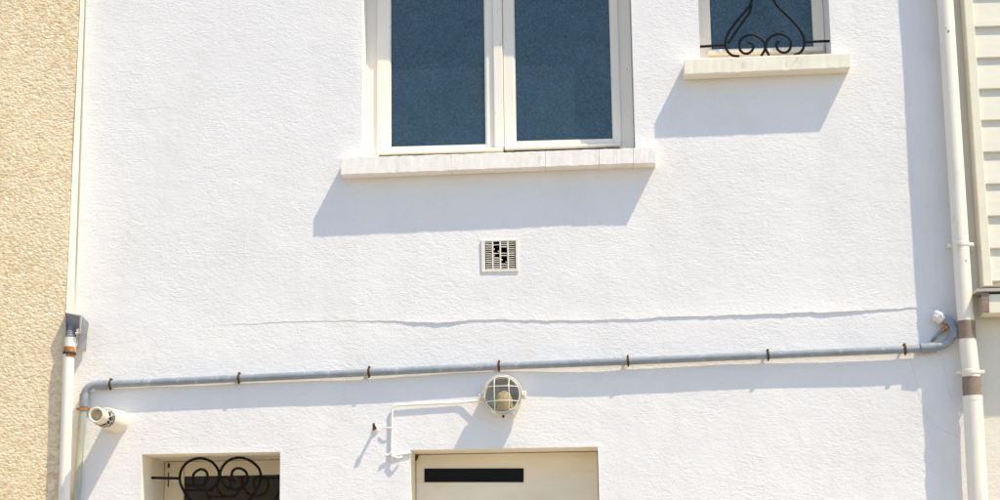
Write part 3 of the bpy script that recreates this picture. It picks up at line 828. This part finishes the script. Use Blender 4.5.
# cage
bm = bmesh.new()
def cage_bar(horizontal, off):
    pts = []
    for i in range(21):
        s = -1+2*i/20; L = math.sqrt(max(0, (RL*0.90)**2-off**2)); q = L*s
        rr_ = math.hypot(q, off)/(RL*0.9); dep = 0.106+0.056*math.sqrt(max(0.0, 1-rr_**2.4))
        pts.append((lc.x+(q if horizontal else off), -dep, lc.z+(off if horizontal else q)))
    tube(bm, pts, 0.0023, 8)
for o_ in (-7.0/PXM, 7.2/PXM):
    cage_bar(False, o_); cage_bar(True, o_)
link_bm('cage', bm, 'lamp_paint', lamp, smooth=True)
tube_obj('cage_ring', [(lc.x+RL*0.905*math.cos(a_), -0.113, lc.z+RL*0.905*math.sin(a_)) for a_ in np.linspace(0, 2*math.pi, 41)], 0.0036, 'lamp_paint', lamp, seg=8)
for s, dz in ((-1, -0.012), (1, 0.0)):
    bm = bmesh.new()
    x0 = lc.x+s*RL*0.98; x1 = lc.x+s*RL*1.22
    boxw(bm, min(x0, x1), max(x0, x1), -0.085, -0.045, lc.z+dz-0.020, lc.z+dz+0.020, 0.006)
    tube(bm, [(lc.x+s*RL*1.12, -0.100, lc.z+dz), (lc.x+s*RL*1.12, -0.040, lc.z+dz)], 0.007, 10)
    link_bm('lug', bm, 'lamp_paint', lamp)
tube_obj('bulb', [(lc.x+0.006, -0.055, lc.z-0.070), (lc.x+0.006, -0.062, lc.z-0.040), (lc.x+0.006, -0.070, lc.z-0.015), (lc.x+0.006, -0.075, lc.z+0.006), (lc.x+0.006, -0.077, lc.z+0.014)], [0.018, 0.026, 0.030, 0.022, 0.006], 'bulb', lamp, seg=18)
tube_obj('drain_screw', [(lc.x+0.004, -0.09, lc.z-RL*1.0), (lc.x+0.004, -0.09, lc.z-RL*1.16)], 0.006, 'rust', lamp, seg=8)
bm = bmesh.new(); boxw(bm, lc.x-0.022, lc.x+0.060, -0.1025, -0.092, lc.z-RL*1.03, lc.z-RL*0.94, 0.002)
link_bm('rim_label', bm, 'lamp_inside', lamp)

# ---------------------------------------------------------------- cable
cb = thing('power_cable', P(393, 430, 0), 'thin white power cable bent from the lamp down to the door corner', 'cable')
dca = 0.011
pts = fillet([P(479, 400.6, 0.03), P(462, 402.6, dca), P(440, 403.4, dca), P(392.3, 405.6, dca), P(391.0, 456.0, dca), P(411.5, 452.8, 0.006)], 0.022, 6)
tube_obj('sheath', pts, 0.0052, 'cable', cb, seg=10)
tube_obj('splice', [P(391.6, 447.5, .011), P(391.4, 461, .011)], [0.0075, 0.0065], 'cable', cb, seg=10)
tube_obj('loose_end', catmull([P(391.5, 452.5, .020), P(388.5, 454.8, .018), P(385.0, 455.0, .022)], 4), 0.0055, 'cable', cb, seg=8)
tube_obj('loose_end', catmull([P(391.5, 455.5, .020), P(398, 458.0, .026), P(402, 456.6, .016)], 4), 0.005, 'cable', cb, seg=8)
tube_obj('loose_end', catmull([P(393, 427.8, .020), P(389, 427.8, .022), P(383, 427.6, .016)], 4), 0.003, 'cable', cb, seg=8)
# hook
hk = thing('wall_hook', P(375.5, 428.5, 0), 'small rusty wall hook beside the white cable', 'hook')
bm = bmesh.new(); bmesh.ops.create_icosphere(bm, subdivisions=2, radius=1.0)
c = P(376.0, 428.8, 0.003)
for v in bm.verts: v.co = c+Vector((v.co.x*0.016, v.co.y*0.010, v.co.z*0.020))
link_bm('plug', bm, 'mortar', hk, smooth=True)
tube_obj('shank', [P(376.0, 428.5, -0.01), P(374.5, 427.0, 0.045), P(373.8, 425.2, 0.058), P(373.6, 423.6, 0.052)], [0.007, 0.007, 0.008, 0.005], 'rust', hk, seg=10)
tube_obj('tip', [P(373.8, 425.4, 0.058), P(374.0, 430.0, 0.050)], [0.006, 0.007], 'rust', hk, seg=10)

# ---------------------------------------------------------------- air vent
vt = thing('air_vent', P(499.5, 256, 0), 'square cream louvred air vent with broken slats below the double window', 'vent')
vx0, vx1 = PX(481.2, 256, .008), PX(518.6, 256, .008); vz0, vz1 = PZ(500, 271.8, .008), PZ(500, 239.2, .008)
ix0, ix1 = PX(485.0, 256, .008), PX(515.6, 256, .008); iz0, iz1 = PZ(500, 269.4, .008), PZ(500, 241.2, .008)
for nm, (a, b, c, d) in {'l': (vx0, ix0, vz0, vz1), 'r': (ix1, vx1, vz0, vz1), 't': (ix0+.0003, ix1-.0003, iz1, vz1-.0006), 'b': (ix0+.0003, ix1-.0003, vz0+.0006, iz0)}.items():
    bm = bmesh.new(); boxw(bm, a, b, -0.0085, 0.012, c, d, 0.002); link_bm('frame_bar', bm, 'vent_frame', vt)
bm = bmesh.new(); boxw(bm, ix0-.012, ix1+.012, 0.022, 0.03, iz0-.012, iz1+.012); link_bm('backing', bm, 'void', vt)
ncol, nrow = 4, 13
cw = (ix1-ix0)/ncol; rh = (iz1-iz0)/nrow
for i in range(1, ncol):
    bm = bmesh.new(); x = ix0+cw*i; boxw(bm, x-0.0036, x+0.0036, -0.0075, 0.010, iz0+.0003, iz1-.0003, 0.001); link_bm('mullion', bm, 'vent_frame', vt)
broken = {(1, 2), (1, 3), (1, 4), (1, 0), (2, 4), (2, 3), (2, 8), (2, 9), (2, 7), (1, 6)}
for i in range(ncol):
    for r in range(nrow):
        x0 = ix0+cw*i+0.0038; x1 = ix0+cw*(i+1)-0.0038
        zt_ = iz1-rh*r; 
        if (i, r) in broken:
            if (i, r) in ((1, 3), (2, 8), (1, 6)): x1 = x0+(x1-x0)*0.22
            elif (i, r) in ((1, 4), (2, 9)): x0 = x1-(x1-x0)*0.25
            else: continue
        bm = bmesh.new(); tl = random.uniform(-0.0012, 0.0012)
        th = rh*random.uniform(0.30, 0.42)
        hexa(bm, [(x0, -0.0055, zt_-rh*0.78+tl), (x1, -0.0055, zt_-rh*0.78-tl), (x1, -0.0055, zt_-rh*0.78+th-tl), (x0, -0.0055, zt_-rh*0.78+th+tl),
                  (x0, 0.0075, zt_-rh*0.40), (x1, 0.0075, zt_-rh*0.40), (x1, 0.0075, zt_-rh*0.40+th), (x0, 0.0075, zt_-rh*0.40+th)])
        link_bm('slat', bm, 'vent_slat' if random.random() < 0.55 else 'vent_frame', vt)
# ---------------------------------------------------------------- window grilles
ri = 1.38/PXM
def scroll(name, root, px, d, r=ri, n=6):
    return tube_obj(name, catmull([P(x, y, d) for x, y in px], n), r, 'iron', root, seg=10)
G = thing('window_grille', P(765, 54, -0.03), 'black wrought iron scroll grille in front of the small upper window', 'grille')
def g1(l): return [(690+x/6.253, y/6.253) for x, y in l]
dg = -0.035
scroll('outer_curve', G, g1([(425,-330),(440,-240),(428,-150),(405,-50),(388,0),(362,50),(302,120),(246,195),(222,255),(228,308),(262,345),(310,352)]), dg)
scroll('outer_curve', G, g1([(490,-330),(478,-240),(488,-150),(508,-50),(525,0),(550,40),(622,110),(690,190),(715,250),(712,292),(690,328),(650,345)]), dg)
scroll('scroll', G, g1([(445,350),(468,310),(466,275),(440,240),(390,218),(342,229),(312,262),(309,300),(328,328),(360,335),(388,316),(396,290),(382,270),(360,270)]), dg)
scroll('scroll', G, g1([(495,345),(475,310),(476,275),(495,240),(550,212),(604,227),(630,262),(628,300),(606,325),(575,328),(548,308),(540,283),(548,265),(564,262)]), dg)
scroll('brace', G, g1([(235,275),(290,195),(345,115),(372,80),(384,25),(378,-30)]), dg-0.012, ri*0.95)
scroll('bar', G, g1([(62,291.5),(140,287),(218,282)]), dg, ri*1.0, 2)
scroll('bar', G, g1([(716,262),(790,259.5),(872,257)]), dg, ri*1.0, 2)
scroll('bar', G, g1([(62,-250),(430,-266)]), dg, ri*1.0, 2)
scroll('bar', G, g1([(484,-270),(872,-288)]), dg, ri*1.0, 2)

G2 = thing('window_grille', P(215, 500, -0.2), 'black wrought iron heart scroll grille in the recessed lower window', 'grille')
def g2(l): return [(140+x/6.667, 440+y/6.667) for x, y in l]
dh = -0.20
scroll('heart_scroll', G2, g2([(525,640),(470,540),(400,470),(335,400),(290,335),(266,270),(276,200),(325,143),(400,122),(472,142),(520,198),(524,255),(492,312),(440,335),(385,318),(355,275),(360,225),(405,195),(442,212),(450,255),(428,288)]), dh)
scroll('heart_scroll', G2, g2([(535,640),(590,540),(660,470),(725,400),(775,335),(803,265),(795,195),(735,138),(662,118),(590,138),(543,192),(536,250),(570,310),(628,330),(685,312),(716,265),(705,212),(660,188),(620,205),(612,250),(636,282)]), dh)
scroll('bar', G2, g2([(70,252),(170,254),(268,256)]), dh, ri*1.0, 2)
scroll('bar', G2, g2([(800,256),(1000,252)]), dh, ri*1.0, 2)
scroll('crossbar', G2, g2([(292,335),(390,336),(485,337)]), dh-0.004, ri*0.9, 2)
scroll('bar', G2, g2([(70,612),(400,614),(528,612)]), dh, ri*1.0, 2)
scroll('bar', G2, g2([(534,612),(800,612),(1000,610)]), dh, ri*1.0, 2)
